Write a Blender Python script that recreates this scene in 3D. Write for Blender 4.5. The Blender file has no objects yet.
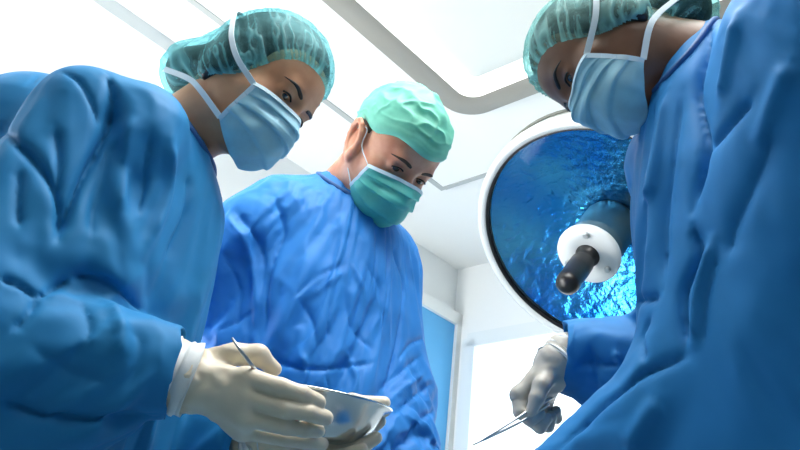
import bpy, bmesh, math, random, time
import numpy as np
from mathutils import Vector, Matrix
from mathutils.bvhtree import BVHTree

sc = bpy.context.scene
COL = sc.collection
np.random.seed(7); random.seed(7)

# ------------------------------------------------------------------ camera
FPX = 800.0                                   # focal length in pixels of the 800 x 450 frame
CAM = np.array([0.0, 0.0, 0.80])
_u = np.array([.106, .876, -.470]); ZW = _u / np.linalg.norm(_u)      # world up seen in camera axes
_f = np.array([0, 0, -1.0]); _y = _f - _f.dot(ZW) * ZW; YW = _y / np.linalg.norm(_y)
XW = np.cross(YW, ZW)
RC = np.array([XW, YW, ZW])                    # camera axes -> world axes

def W(c):                                      # camera-space point -> world point
    return CAM + RC @ np.asarray(c, float)
def D(c):                                      # camera-space direction -> world direction
    v = RC @ np.asarray(c, float); return v / np.linalg.norm(v)
def P(px, py, d):                              # pixel and distance along the view axis -> world point
    return W(((px - 400) / FPX * d, (225 - py) / FPX * d, -d))

cam_data = bpy.data.cameras.new('camera'); cam = bpy.data.objects.new('camera', cam_data); COL.objects.link(cam)
cam_data.sensor_width = 36; cam_data.lens = 36; cam_data.clip_start = .05
m = Matrix([list(r) for r in RC]).to_4x4(); m.translation = Vector(CAM); cam.matrix_world = m
sc.camera = cam

# ------------------------------------------------------------------ light and exposure
world = bpy.data.worlds.new('world'); sc.world = world; world.use_nodes = True
wn = world.node_tree.nodes; wl = world.node_tree.links                    # dim blue theatre below and behind, brighter above
wt = wn.new('ShaderNodeTexCoord'); wsep = wn.new('ShaderNodeSeparateXYZ'); wr = wn.new('ShaderNodeValToRGB')
wm = wn.new('ShaderNodeMapRange'); wm.inputs[1].default_value = -1; wm.inputs[2].default_value = 1
wl.new(wt.outputs['Generated'], wsep.inputs[0]); wl.new(wsep.outputs['Z'], wm.inputs[0]); wl.new(wm.outputs[0], wr.inputs[0]); wl.new(wr.outputs[0], wn['Background'].inputs[0])
wr.color_ramp.elements[0].position = .30; wr.color_ramp.elements[0].color = (.006, .04, .08, 1)
wr.color_ramp.elements[1].position = .75; wr.color_ramp.elements[1].color = (.85, .95, 1, 1)
e_ = wr.color_ramp.elements.new(.52); e_.color = (.10, .20, .28, 1)
wn['Background'].inputs[1].default_value = .40
vs = sc.view_settings
sc.display_settings.display_device = 'sRGB'
vs.view_transform = 'Standard'; vs.look = 'None'; vs.gamma = 1; vs.use_curve_mapping = False
vs.exposure = -.05

def area(name, loc, target, size, power, color=(1, 1, 1)):
    l = bpy.data.lights.new(name, 'AREA'); l.energy = power; l.color = color
    l.shape = 'RECTANGLE'; l.size, l.size_y = size
    o = bpy.data.objects.new(name, l); COL.objects.link(o); o.location = loc
    o.rotation_euler = (Vector(target) - Vector(loc)).to_track_quat('-Z', 'Y').to_euler()
    return o
area('ceiling_key', (.12, .85, 2.5), (0, 1.1, 0), (.9, .8), 38, (1, .99, .97))
area('front_fill', (.55, -.25, 2.6), (0, 1.25, 1.35), (.9, .9), 7, (1, .985, .96))  # added unseen fill from the upper front to brighten the faces
area('window_daylight', (1.9, 3.2, 1.9), (-.4, 1.0, 1.3), (1.6, 1.6), 125, (.95, .98, 1))
area('wall_wash', (-2.7, 2.0, 1.5), (-.2, 4.4, 1.7), (1.6, 1.4), 380, (1, 1, 1))  # added unseen light that brightens the back walls
area('ceiling_wash', (-1.9, 2.0, .9), (.2, 2.6, 2.8), (1.6, 1.6), 115, (1, 1, 1))  # added unseen uplight to whiten the ceiling
area('left_wash', (-2.2, 1.0, 1.2), (-2.2, 1.4, 2.8), (2.0, 2.0), 42, (1, 1, 1))  # added unseen uplight for the ceiling's left part

# ------------------------------------------------------------------ materials
def mat(name, col, rough=.6, metal=0, spec=.5, sss=0, bump=None, sheen=0, coat=0):
    M = bpy.data.materials.new(name); M.use_nodes = True
    n = M.node_tree.nodes; l = M.node_tree.links; b = n['Principled BSDF']
    b.inputs['Base Color'].default_value = (*col, 1); b.inputs['Roughness'].default_value = rough
    b.inputs['Metallic'].default_value = metal; b.inputs['Specular IOR Level'].default_value = spec
    if sss:
        b.inputs['Subsurface Weight'].default_value = sss; b.inputs['Subsurface Radius'].default_value = (.012, .004, .002)
        b.inputs['Subsurface Scale'].default_value = 1.0
    if sheen: b.inputs['Sheen Weight'].default_value = sheen
    if coat: b.inputs['Coat Weight'].default_value = coat
    if bump:
        sc_, st, di = bump
        tc = n.new('ShaderNodeTexCoord'); nz = n.new('ShaderNodeTexNoise'); nz.inputs['Scale'].default_value = sc_; nz.inputs['Detail'].default_value = 4
        bp = n.new('ShaderNodeBump'); bp.inputs['Strength'].default_value = st; bp.inputs['Distance'].default_value = di
        l.new(tc.outputs['Object'], nz.inputs['Vector']); l.new(nz.outputs['Fac'], bp.inputs['Height']); l.new(bp.outputs['Normal'], b.inputs['Normal'])
    return M

def vary(M, c1, c2, scale, lo=.35, hi=.65, stretch=(1, 1, 1)):
    """own colour variation of a material: noise between two colours"""
    n = M.node_tree.nodes; l = M.node_tree.links; b = n['Principled BSDF']
    tc = n.new('ShaderNodeTexCoord'); mp = n.new('ShaderNodeMapping'); mp.inputs['Scale'].default_value = stretch
    nz = n.new('ShaderNodeTexNoise'); nz.inputs['Scale'].default_value = scale; nz.inputs['Detail'].default_value = 3
    cr = n.new('ShaderNodeValToRGB'); cr.color_ramp.elements[0].position = lo; cr.color_ramp.elements[1].position = hi
    cr.color_ramp.elements[0].color = (*c1, 1); cr.color_ramp.elements[1].color = (*c2, 1)
    l.new(tc.outputs['Object'], mp.inputs['Vector']); l.new(mp.outputs['Vector'], nz.inputs['Vector'])
    l.new(nz.outputs['Fac'], cr.inputs['Fac']); l.new(cr.outputs['Color'], b.inputs['Base Color'])
    return M

def emis(name, col, strength):
    M = bpy.data.materials.new(name); M.use_nodes = True
    b = M.node_tree.nodes['Principled BSDF']; b.inputs['Base Color'].default_value = (*col, 1)
    b.inputs['Emission Color'].default_value = (*col, 1); b.inputs['Emission Strength'].default_value = strength
    return M

def sheer(name, col, cover, rough=.5, thick=None):
    """thin non-woven cloth: part see-through, part scattering; attribute 'bunch' = gathered, denser cloth"""
    M = bpy.data.materials.new(name); M.use_nodes = True
    n = M.node_tree.nodes; l = M.node_tree.links; n.clear()
    out = n.new('ShaderNodeOutputMaterial'); mix = n.new('ShaderNodeMixShader'); tr = n.new('ShaderNodeBsdfTransparent')
    tr.inputs[0].default_value = (.35 + .65 * col[0], .35 + .65 * col[1], .35 + .65 * col[2], 1)
    ad = n.new('ShaderNodeMixShader'); ad.inputs[0].default_value = .35
    df = n.new('ShaderNodeBsdfPrincipled'); df.inputs['Base Color'].default_value = (*col, 1); df.inputs['Roughness'].default_value = rough
    tl = n.new('ShaderNodeBsdfTranslucent'); tl.inputs[0].default_value = (*col, 1)
    at = n.new('ShaderNodeAttribute'); at.attribute_name = 'bunch'
    tc = n.new('ShaderNodeTexCoord'); nz = n.new('ShaderNodeTexNoise'); nz.inputs['Scale'].default_value = 60; nz.inputs['Detail'].default_value = 5
    mr = n.new('ShaderNodeMapRange'); mr.inputs[1].default_value = 0; mr.inputs[2].default_value = 1
    mr.inputs[3].default_value = cover; mr.inputs[4].default_value = thick or min(1, cover + .5)
    ma = n.new('ShaderNodeMath'); ma.operation = 'MULTIPLY_ADD'; ma.inputs[1].default_value = .25; 
    l.new(tc.outputs['Object'], nz.inputs['Vector']); l.new(at.outputs['Fac'], mr.inputs[0])
    l.new(nz.outputs['Fac'], ma.inputs[0]); l.new(mr.outputs[0], ma.inputs[2])
    sb = n.new('ShaderNodeMath'); sb.operation = 'SUBTRACT'; sb.inputs[1].default_value = .125; sb.use_clamp = True
    l.new(ma.outputs[0], sb.inputs[0])
    l.new(df.outputs[0], ad.inputs[1]); l.new(tl.outputs[0], ad.inputs[2])
    l.new(sb.outputs[0], mix.inputs[0]); l.new(tr.outputs[0], mix.inputs[1]); l.new(ad.outputs[0], mix.inputs[2])
    l.new(mix.outputs[0], out.inputs[0])
    return M

GOWN_A = vary(mat('gown_blue_teal', (.03, .2, .46), .6, spec=.2, sheen=.02, bump=(900, .08, .0004)), (.014, .195, .43), (.02, .22, .50), 9)
GOWN_B = vary(mat('gown_blue_royal', (.04, .2, .6), .55, spec=.25, sheen=.02, bump=(900, .08, .0004)), (.024, .21, .60), (.032, .245, .68), 9)
GOWN_C = vary(mat('gown_blue_deep', (.03, .17, .45), .6, spec=.2, sheen=.02, bump=(900, .08, .0004)), (.014, .185, .46), (.02, .21, .53), 9)
def wrinkle(M, scale, dist, stretch=(1, 1, .5)):
    """fine sharp creases of crisp non-woven cloth, as relief"""
    n = M.node_tree.nodes; l = M.node_tree.links; b = n['Principled BSDF']; old = b.inputs['Normal'].links[0].from_socket
    tc = n.new('ShaderNodeTexCoord'); mp = n.new('ShaderNodeMapping'); mp.inputs['Scale'].default_value = stretch
    w = n.new('ShaderNodeTexNoise'); w.inputs['Scale'].default_value = scale * .6; w.inputs['Detail'].default_value = 1
    ad = n.new('ShaderNodeVectorMath'); ad.operation = 'MULTIPLY_ADD'; ad.inputs[1].default_value = (.10, .10, .10)
    v = n.new('ShaderNodeTexVoronoi'); v.feature = 'SMOOTH_F1'; v.inputs['Scale'].default_value = scale; v.inputs['Smoothness'].default_value = .18
    bp = n.new('ShaderNodeBump'); bp.inputs['Strength'].default_value = .55; bp.inputs['Distance'].default_value = dist
    l.new(tc.outputs['Object'], mp.inputs['Vector']); l.new(tc.outputs['Object'], w.inputs['Vector']); l.new(w.outputs['Color'], ad.inputs[0]); l.new(mp.outputs[0], ad.inputs[2])
    l.new(ad.outputs[0], v.inputs['Vector']); l.new(v.outputs['Distance'], bp.inputs['Height']); l.new(old, bp.inputs['Normal']); l.new(bp.outputs['Normal'], b.inputs['Normal'])
wrinkle(GOWN_A, 9, .022); wrinkle(GOWN_B, 13, .024); wrinkle(GOWN_C, 7, .022)
TRIM = mat('gown_trim_blue', (.02, .11, .32), .6)
KNIT = mat('white_knit', (.78, .82, .82), .85, bump=(500, .3, .001))
SKIN_A = vary(mat('skin_olive', (.42, .22, .13), .5, sss=.12), (.58, .27, .14), (.70, .36, .20), 22)
SKIN_B = vary(mat('skin_ruddy', (.62, .31, .21), .45, sss=.15, bump=(180, .15, .001)), (.58, .23, .135), (.72, .37, .24), 26)
SKIN_C = vary(mat('skin_brown', (.15, .065, .035), .45, sss=.08), (.15, .062, .03), (.21, .092, .048), 22)
HAIR = mat('dark_hair', (.008, .006, .006), .45, bump=(120, .4, .003))
HAIR_B = mat('cropped_brown_hair', (.06, .035, .022), .7, bump=(400, .6, .002))
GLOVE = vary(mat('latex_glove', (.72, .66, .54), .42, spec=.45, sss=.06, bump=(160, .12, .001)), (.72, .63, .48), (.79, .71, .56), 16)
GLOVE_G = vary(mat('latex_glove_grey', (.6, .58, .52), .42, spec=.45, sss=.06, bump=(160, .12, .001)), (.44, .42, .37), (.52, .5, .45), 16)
MASK_A = sheer('mask_blue', (.47, .82, .95), .92, .6, .99)
MASK_B = sheer('mask_green', (.17, .76, .69), .86, .5, .99)
MASK_W = mat('mask_white_border', (.62, .80, .90), .7)
STRAP = mat('strap_white', (.72, .82, .86), .75)
CAP_A = sheer('cap_teal_sheer', (.26, .70, .74), .09, .5, .85)
CAP_C = sheer('cap_teal_sheer_pale', (.36, .72, .70), .08, .5, .88)
CAP_B = sheer('cap_mint', (.24, .74, .58), .93, .55, 1.0)
EYE_W = mat('eye', (.6, .55, .5), .12)
LASH = mat('lash_dark', (.008, .006, .006), .6)
STEEL = mat('brushed_steel', (.62, .66, .68), .22, metal=1, bump=(300, .05, .0005))
STEEL_D = mat('instrument_steel', (.55, .58, .58), .28, metal=1)
SHOE = mat('white_clog', (.7, .72, .72), .5)

# ------------------------------------------------------------------ objects
def tag(o, label=None, cat=None, group=None, kind=None):
    if label: o['label'] = label
    if cat: o['category'] = cat
    if group: o['group'] = group
    if kind: o['kind'] = kind
    return o
def empty(name, loc, label, cat, group=None):
    o = bpy.data.objects.new(name, None); COL.objects.link(o); o.location = loc; o.empty_display_size = .1
    return tag(o, label, cat, group)
def link(name, verts, faces, M, parent=None, smooth=True, mats=None):
    me = bpy.data.meshes.new(name); 
    me.from_pydata([tuple(map(float, v)) for v in verts] if not isinstance(verts, np.ndarray) else verts.tolist(), [], faces if not isinstance(faces, np.ndarray) else faces.tolist())
    me.update()
    for q in (mats or [M]): me.materials.append(q)
    if smooth: me.polygons.foreach_set('use_smooth', [True] * len(me.polygons))
    o = bpy.data.objects.new(name, me); COL.objects.link(o)
    if parent is not None:
        o.parent = parent
        off = Vector((0, 0, 0)); p = parent
        while p is not None: off += Vector(p.location); p = p.parent
        me.transform(Matrix.Translation(-off)); 
    return o
def attr(o, name, vals):
    a = o.data.attributes.new(name, 'FLOAT', 'POINT'); a.data.foreach_set('value', np.asarray(vals, np.float32))
def solidify(o, t, off=0):
    md = o.modifiers.new('thickness', 'SOLIDIFY'); md.thickness = t; md.offset = off
def tube(pts, r, n=10, cap=True):
    """swept round tube as (verts, faces); r number or list"""
    pts = [np.asarray(p, float) for p in pts]; k = len(pts); rr = [r] * k if np.isscalar(r) else r
    V, F = [], []; prev = None
    for i, p in enumerate(pts):
        t = pts[min(i + 1, k - 1)] - pts[max(i - 1, 0)]; t = t / (np.linalg.norm(t) + 1e-12)
        a = prev if prev is not None else np.array([0, 0, 1.0]) if abs(t[2]) < .9 else np.array([1.0, 0, 0])
        a = a - a.dot(t) * t; a /= np.linalg.norm(a); b = np.cross(t, a); prev = a
        for j in range(n):
            th = 2 * math.pi * j / n; V.append(p + rr[i] * (math.cos(th) * a + math.sin(th) * b))
    for i in range(k - 1):
        for j in range(n):
            F.append((i * n + j, i * n + (j + 1) % n, (i + 1) * n + (j + 1) % n, (i + 1) * n + j))
    if cap: F.append(tuple(range(n - 1, -1, -1))); F.append(tuple((k - 1) * n + j for j in range(n)))
    return V, F
def spline(pts, n=8):
    """Catmull-Rom resampling"""
    p = [np.asarray(q, float) for q in pts]; p = [2 * p[0] - p[1]] + p + [2 * p[-1] - p[-2]]; out = []
    for i in range(1, len(p) - 2):
        for s in range(n):
            t = s / n
            out.append(.5 * (2 * p[i] + (p[i + 1] - p[i - 1]) * t + (2 * p[i - 1] - 5 * p[i] + 4 * p[i + 1] - p[i + 2]) * t * t + (3 * p[i] - p[i - 1] - 3 * p[i + 1] + p[i + 2]) * t ** 3))
    out.append(p[-2]); return out
def lathe(prof, n=64):
    """(r, z) profile about +Z -> verts, faces; r = 0 ends are closed"""
    V, F = [], []
    for r, z in prof:
        for j in range(n):
            th = 2 * math.pi * j / n; V.append((r * math.cos(th), r * math.sin(th), z))
    for i in range(len(prof) - 1):
        for j in range(n): F.append((i * n + j, i * n + (j + 1) % n, (i + 1) * n + (j + 1) % n, (i + 1) * n + j))
    return np.array(V), F
def frame(o, z, xh=(1, 0, 0)):
    """origin + local Z direction -> (R, o) with columns x, y, z"""
    z = np.asarray(z, float); z = z / np.linalg.norm(z); x = np.asarray(xh, float); x = x - x.dot(z) * z; x /= np.linalg.norm(x)
    return np.column_stack([x, np.cross(z, x), z]), np.asarray(o, float)
def put(fr, V): return np.asarray(V, float) @ fr[0].T + fr[1]
def box(lo, hi):
    V = [(x, y, z) for x in (lo[0], hi[0]) for y in (lo[1], hi[1]) for z in (lo[2], hi[2])]
    return np.array(V, float), [(0, 1, 3, 2), (4, 6, 7, 5), (0, 4, 5, 1), (2, 3, 7, 6), (0, 2, 6, 4), (1, 5, 7, 3)]
def merge(*vf):
    V, F = [], []
    for v, f in vf:
        k = len(V); V += [tuple(p) for p in v]; F += [tuple(i + k for i in q) for q in f]
    return np.array(V), F

# ------------------------------------------------------------------ implicit sculpting
class Sdf:
    def __init__(s): s.pr = []; s.R = np.eye(3); s.o = np.zeros(3); s.k = .02; s.sc = 1.0
    def at(s, R, o, scale=1.0): s.R = np.asarray(R); s.o = np.asarray(o, float); s.sc = scale; return s
    def w(s, p): return s.R @ (np.asarray(p, float) * s.sc) + s.o
    def add(s, fn, lo, hi, k=None, op='u'): s.pr.append((fn, np.asarray(lo), np.asarray(hi), s.k if k is None else k, op)); return s
    def cone(s, a, b, ra, rb=None, k=None, op='u', flat=None):
        """tapered capsule; flat = (direction, factor) squashes the section along a direction"""
        rb = ra if rb is None else rb; a, b = s.w(a), s.w(b); ra *= s.sc; rb *= s.sc
        ab = b - a; L2 = ab.dot(ab) + 1e-12
        n = None
        if flat is not None: n = s.R @ np.asarray(flat[0], float); n = n / np.linalg.norm(n); fa = flat[1]
        def fn(X):
            q = X - a
            t = np.clip((q @ ab) / L2, 0, 1)
            e = q - t[..., None] * ab
            if n is not None: e = e + ((e @ n) * (1 / fa - 1))[..., None] * n
            return np.sqrt((e * e).sum(-1)) - (ra + (rb - ra) * t)
        r = max(ra, rb); return s.add(fn, np.minimum(a, b) - r, np.maximum(a, b) + r, k, op)
    def chain(s, pts, rs, k=None, **kw):
        for i in range(len(pts) - 1): s.cone(pts[i], pts[i + 1], rs[i], rs[i + 1], k, **kw)
        return s
    def ell(s, c, r, k=None, op='u', rot=None):
        c = s.w(c); r = np.asarray(r, float) * s.sc; A = s.R if rot is None else s.R @ np.asarray(rot)
        def fn(X):
            q = (X - c) @ A; k0 = np.sqrt(((q / r) ** 2).sum(-1)) + 1e-9; k1 = np.sqrt(((q / r ** 2) ** 2).sum(-1)) + 1e-9
            return k0 * (k0 - 1) / k1
        m_ = r.max(); return s.add(fn, c - m_, c + m_, k, op)
    def half(s, c, nrm, k=.004):
        """cut away the side the normal points to"""
        c = s.w(c); nrm = s.R @ np.asarray(nrm, float); nrm = nrm / np.linalg.norm(nrm)
        return s.add(lambda X: (X - c) @ nrm, None_lo, None_hi, k, 'i')
    @staticmethod
    def blend(d, e, k, op):
        if op == 'u': h = np.maximum(k - np.abs(d - e), 0) / max(k, 1e-9); return np.minimum(d, e) - h * h * k * .25
        if op == 's': e = -e
        h = np.maximum(k - np.abs(d - e), 0) / max(k, 1e-9); return np.maximum(d, e) + h * h * k * .25
    def value(s, X):
        d = np.full(X.shape[:-1], 1.0)
        for fn, lo, hi, k, op in s.pr: d = s.blend(d, fn(X), k, op)
        return d
    def mesh(s, ax, band=.03, iso=0.0):
        ax = [np.asarray(a) for a in ax]; d = np.full([len(a) for a in ax], 1.0, np.float32)
        for fn, lo, hi, k, op in s.pr:
            m_ = k + band
            sl = [slice(max(0, np.searchsorted(a, l - m_) - 1), np.searchsorted(a, h + m_) + 1) for a, l, h in zip(ax, lo, hi)]
            if any(q.stop - q.start < 1 for q in sl): continue
            X = np.stack(np.meshgrid(*[a[q] for a, q in zip(ax, sl)], indexing='ij'), -1)
            d[tuple(sl)] = s.blend(d[tuple(sl)], fn(X), k, op)
        return nets(d - np.float32(iso), ax)
    def box(s, pad=.01):
        lo = np.min([p[1] for p in s.pr if p[4] == 'u'], 0) - pad; hi = np.max([p[2] for p in s.pr if p[4] == 'u'], 0) + pad
        return lo, hi
    def grid(s, h, fine=()):
        """axes at step h, refined to h2 inside boxes: fine = [(lo, hi, h2)]"""
        lo, hi = s.box(); ax = []
        for i in range(3):
            pts = [lo[i]]
            while pts[-1] < hi[i]:
                st = h
                for l, u, h2 in fine:
                    if l[i] - h <= pts[-1] <= u[i]: st = min(st, h2)
                pts.append(pts[-1] + st)
            ax.append(np.array(pts))
        return ax
None_lo = np.full(3, -50.0); None_hi = np.full(3, 50.0)

def nets(d, ax):
    """naive surface nets on a rectilinear grid -> verts (N,3), quads (M,4)"""
    s = d < 0
    n = [k - 1 for k in d.shape]
    c = np.zeros(n, np.int8)
    for dx in (0, 1):
        for dy in (0, 1):
            for dz in (0, 1): c += s[dx:n[0] + dx, dy:n[1] + dy, dz:n[2] + dz]
    act = (c > 0) & (c < 8); I = np.argwhere(act); idx = np.full(n, -1, np.int64); idx[act] = np.arange(len(I))
    acc = np.zeros((len(I), 3)); cnt = np.zeros(len(I))
    cor = [(a, b, e) for a in (0, 1) for b in (0, 1) for e in (0, 1)]
    dv = {q: d[I[:, 0] + q[0], I[:, 1] + q[1], I[:, 2] + q[2]].astype(float) for q in cor}
    for q in cor:
        for k in range(3):
            if q[k]: continue
            q2 = tuple(v + (1 if j == k else 0) for j, v in enumerate(q)); a, b = dv[q], dv[q2]
            m_ = (a < 0) != (b < 0); t = np.where(m_, a / np.where(m_, a - b, 1), 0)
            for j in range(3): acc[:, j] += np.where(m_, t if j == k else q[j], 0)
            cnt += m_
    fr = acc / cnt[:, None]
    V = np.stack([ax[j][I[:, j]] + fr[:, j] * (ax[j][I[:, j] + 1] - ax[j][I[:, j]]) for j in range(3)], -1)
    Q = []
    for k in range(3):
        a, b = [(1, 2), (2, 0), (0, 1)][k]
        s1 = [slice(None)] * 3; s2 = [slice(None)] * 3; s1[k] = slice(0, -1); s2[k] = slice(1, None)
        e = s[tuple(s1)] != s[tuple(s2)]
        sl = [slice(None)] * 3; sl[a] = slice(1, -1); sl[b] = slice(1, -1)
        E = np.argwhere(e[tuple(sl)]); E[:, a] += 1; E[:, b] += 1
        ins = s[E[:, 0], E[:, 1], E[:, 2]]
        def cell(da, db): 
            G = E.copy(); G[:, a] += da; G[:, b] += db; return idx[G[:, 0], G[:, 1], G[:, 2]]
        q = np.stack([cell(-1, -1), cell(0, -1), cell(0, 0), cell(-1, 0)], -1)
        q[~ins] = q[~ins][:, ::-1]; Q.append(q)
    Q = np.concatenate(Q); return V, Q[(Q >= 0).all(1)]

def vnormals(V, Q):
    n = np.cross(V[Q[:, 2]] - V[Q[:, 0]], V[Q[:, 3]] - V[Q[:, 1]]); N = np.zeros_like(V)
    for k in range(4): np.add.at(N, Q[:, k], n)
    return N / (np.linalg.norm(N, axis=1)[:, None] + 1e-12)
def relax(V, Q, it=2, lam=.5):
    for _ in range(it):
        A = np.zeros_like(V); c = np.zeros(len(V))
        for k in range(4):
            for j in (1, 3): np.add.at(A, Q[:, k], V[Q[:, (k + j) % 4]]); np.add.at(c, Q[:, k], 1)
        V = V + lam * (A / np.maximum(c, 1)[:, None] - V)
    return V
def vnoise(X, seed=0):
    """smooth value noise in [0,1] at points (N,3)"""
    i = np.floor(X).astype(np.int64); f = X - i; f = f * f * f * (f * (f * 6 - 15) + 10); out = 0
    for q in ((a, b, e) for a in (0, 1) for b in (0, 1) for e in (0, 1)):
        h = ((i[:, 0] + q[0]) * 73856093) ^ ((i[:, 1] + q[1]) * 19349663) ^ ((i[:, 2] + q[2]) * 83492791) ^ (seed * 2654435761)
        h = (h ^ (h >> 13)) * 1274126177 & 0x7fffffff; h = ((h ^ (h >> 16)) & 0xffff) / 65535.0
        w = 1
        for j in range(3): w = w * (f[:, j] if q[j] else 1 - f[:, j])
        out = out + w * h
    return out
def ridge(X, seed=0): return 1 - np.abs(2 * vnoise(X, seed) - 1)

def polyseg(V, L):
    """distance to a polyline, and where along it (0..1)"""
    L = np.asarray(L); best = np.full(len(V), 9.0); par = np.zeros(len(V)); n = len(L) - 1
    for i in range(n):
        ab = L[i + 1] - L[i]; t = np.clip(((V - L[i]) @ ab) / (ab.dot(ab) + 1e-12), 0, 1)
        dd = np.linalg.norm(V - L[i] - t[:, None] * ab, axis=1); b = dd < best
        best[b] = dd[b]; par[b] = (i + t[b]) / n
    return best, par
def folds(V, Q, lines, noise=(.004, .05), seed=1, stretch=(1, 1, .45), mask=None):
    """press creases (amp < 0) and ridges (amp > 0) into a gown along lines traced where they run on the cloth"""
    N = vnormals(V, Q); tri = BVHTree.FromPolygons(V.tolist(), Q.tolist())
    disp = np.zeros(len(V)); c = Vector(CAM)
    amp, size = noise; S = np.array(stretch) / size
    warp = V + .02 * np.stack([vnoise(V / .09, seed + k) - .5 for k in (11, 12, 13)], -1) * 2
    disp += amp * (ridge(warp * S, seed) - .6) + amp * .5 * (ridge(warp * S * 2.1, seed + 5) - .6) + amp * 1.6 * (vnoise(V / (size * 3), seed + 9) - .5)
    if mask is not None: disp *= mask(V)
    for pts, width, a in lines:
        pl = []
        for x, y in spline([np.array([*q, 0.0]) for q in pts], 5) and [p[:2] for p in spline([np.array([*q, 0.0]) for q in pts], 5)]:
            dr = Vector(P(x, y, 1.0)) - c; dr.normalize(); h = tri.ray_cast(c, dr)
            if h[0] is not None and (not pl or np.linalg.norm(np.array(h[0]) - pl[-1]) < .12): pl.append(np.array(h[0]))
        if len(pl) < 2: continue
        dd, t = polyseg(V, pl); fade = np.clip(np.minimum(t, 1 - t) / .18, 0, 1); fade = fade * fade * (3 - 2 * fade)
        prof = np.exp(-dd / width * 1.2) if a < 0 else np.exp(-(dd / width) ** 2)
        disp += a * prof * (.25 + .75 * fade)
    return V + N * disp[:, None]
def drape(V, Q, IV, IQ, pins, frames=26, grow=.07, bend=.15, grav=.6, subd=1):
    """let a gown of slightly too much cloth settle over its inner form, so that it folds as cloth does"""
    def ob(n, v, q):
        me = bpy.data.meshes.new(n); me.from_pydata(v.tolist(), [], q.tolist()); me.update(); o = bpy.data.objects.new(n, me); COL.objects.link(o); return o
    inner = ob('form', IV, IQ); inner.modifiers.new('c', 'COLLISION'); inner.collision.thickness_outer = .003; inner.collision.cloth_friction = 12; inner.collision.damping = .6
    o = ob('cloth', V, Q); vg = o.vertex_groups.new(name='pin')
    for i in np.nonzero(pins > .01)[0]: vg.add([int(i)], float(pins[i]), 'REPLACE')
    md = o.modifiers.new('cloth', 'CLOTH'); s = md.settings
    s.quality = 5; s.mass = .12; s.tension_stiffness = 20; s.compression_stiffness = 20; s.shear_stiffness = 6; s.bending_stiffness = bend
    s.tension_damping = 8; s.compression_damping = 8; s.shear_damping = 8; s.bending_damping = .5; s.air_damping = 3
    s.shrink_min = -grow; s.shrink_max = -grow; s.vertex_group_mass = 'pin'; s.effector_weights.gravity = grav
    md.collision_settings.collision_quality = 3; md.collision_settings.distance_min = .003; md.collision_settings.use_self_collision = False
    md.point_cache.frame_start = 1; md.point_cache.frame_end = frames + 2
    for f in range(1, frames + 1): sc.frame_set(f)
    dg = bpy.context.evaluated_depsgraph_get(); ev = o.evaluated_get(dg); me = ev.to_mesh()
    out = np.empty(len(me.vertices) * 3); me.vertices.foreach_get('co', out); ev.to_mesh_clear()
    bpy.data.objects.remove(o); bpy.data.objects.remove(inner); sc.frame_set(1)
    return out.reshape(-1, 3)
def subdivide(V, Q):
    me = bpy.data.meshes.new('sub'); me.from_pydata(V.tolist(), [], Q.tolist()); o = bpy.data.objects.new('sub', me); COL.objects.link(o)
    md = o.modifiers.new('s', 'SUBSURF'); md.levels = 1; md.render_levels = 1; bpy.context.view_layer.update()
    ev = o.evaluated_get(bpy.context.evaluated_depsgraph_get()); em = ev.to_mesh()
    V2 = np.empty(len(em.vertices) * 3); em.vertices.foreach_get('co', V2); Q2 = np.empty(len(em.loops), np.int32); em.loops.foreach_get('vertex_index', Q2); ev.to_mesh_clear()
    bpy.data.objects.remove(o); return V2.reshape(-1, 3), Q2.reshape(-1, 4).astype(np.int64)
CLOTH = True
# ------------------------------------------------------------------ room shell
_a = D((790, -525, -800)); AX = np.array([_a[0], _a[1], 0]); AX /= np.linalg.norm(AX)       # along the left wall, away
BX = np.array([-AX[1], AX[0], 0.0])                                                          # along the far wall, away to the left
CEIL = 2.80
def on_z(px, py, z):
    dr = P(px, py, 1.0) - CAM; return CAM + dr * ((z - CAM[2]) / dr[2])
K = on_z(458, 270, CEIL); K[2] = 0                                                           # far corner of the room
def RM(a, b, z=0.0): return K + a * AX + b * BX + np.array([0, 0, z])
def ab(p): q = np.asarray(p) - K; return q @ AX, q @ BX
def slab(a0, a1, b0, b1, z0, z1):
    V, F = box((a0, b0, z0), (a1, b1, z1)); return np.array([RM(*v) for v in V]), F
def on_wall(px, py, b=0.0):
    dr = P(px, py, 1.0) - CAM; t = (b - (CAM - K) @ BX) / (dr @ BX); return CAM + dr * t
def on_far(px, py, a=0.0):
    dr = P(px, py, 1.0) - CAM; t = (a - (CAM - K) @ AX) / (dr @ AX); return CAM + dr * t

WALL = mat('wall_white', (.86, .88, .87), .7); CEILM = mat('ceiling_white', (.84, .85, .83), .75)
FLOOR = vary(mat('floor_vinyl', (.18, .26, .31), .4), (.165, .245, .29), (.195, .275, .325), 6)
GREYT = mat('grey_joint', (.42, .44, .43), .6); FRAMEG = mat('warm_grey_frame', (.30, .29, .255), .5)
DOORB = mat('door_blue', (.10, .42, .78), .5)
def st(name, VF, M): o = link(name, VF[0], VF[1], M, smooth=False); return tag(o, kind='structure')
st('floor', slab(-6, 0, -6, 0, -.06, 0), FLOOR)
st('wall_left', slab(-6, .1, 0, .1, 0, CEIL), WALL)
st('ceiling', slab(-6, .1, -6, .1, CEIL, CEIL + .1), CEILM)
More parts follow.
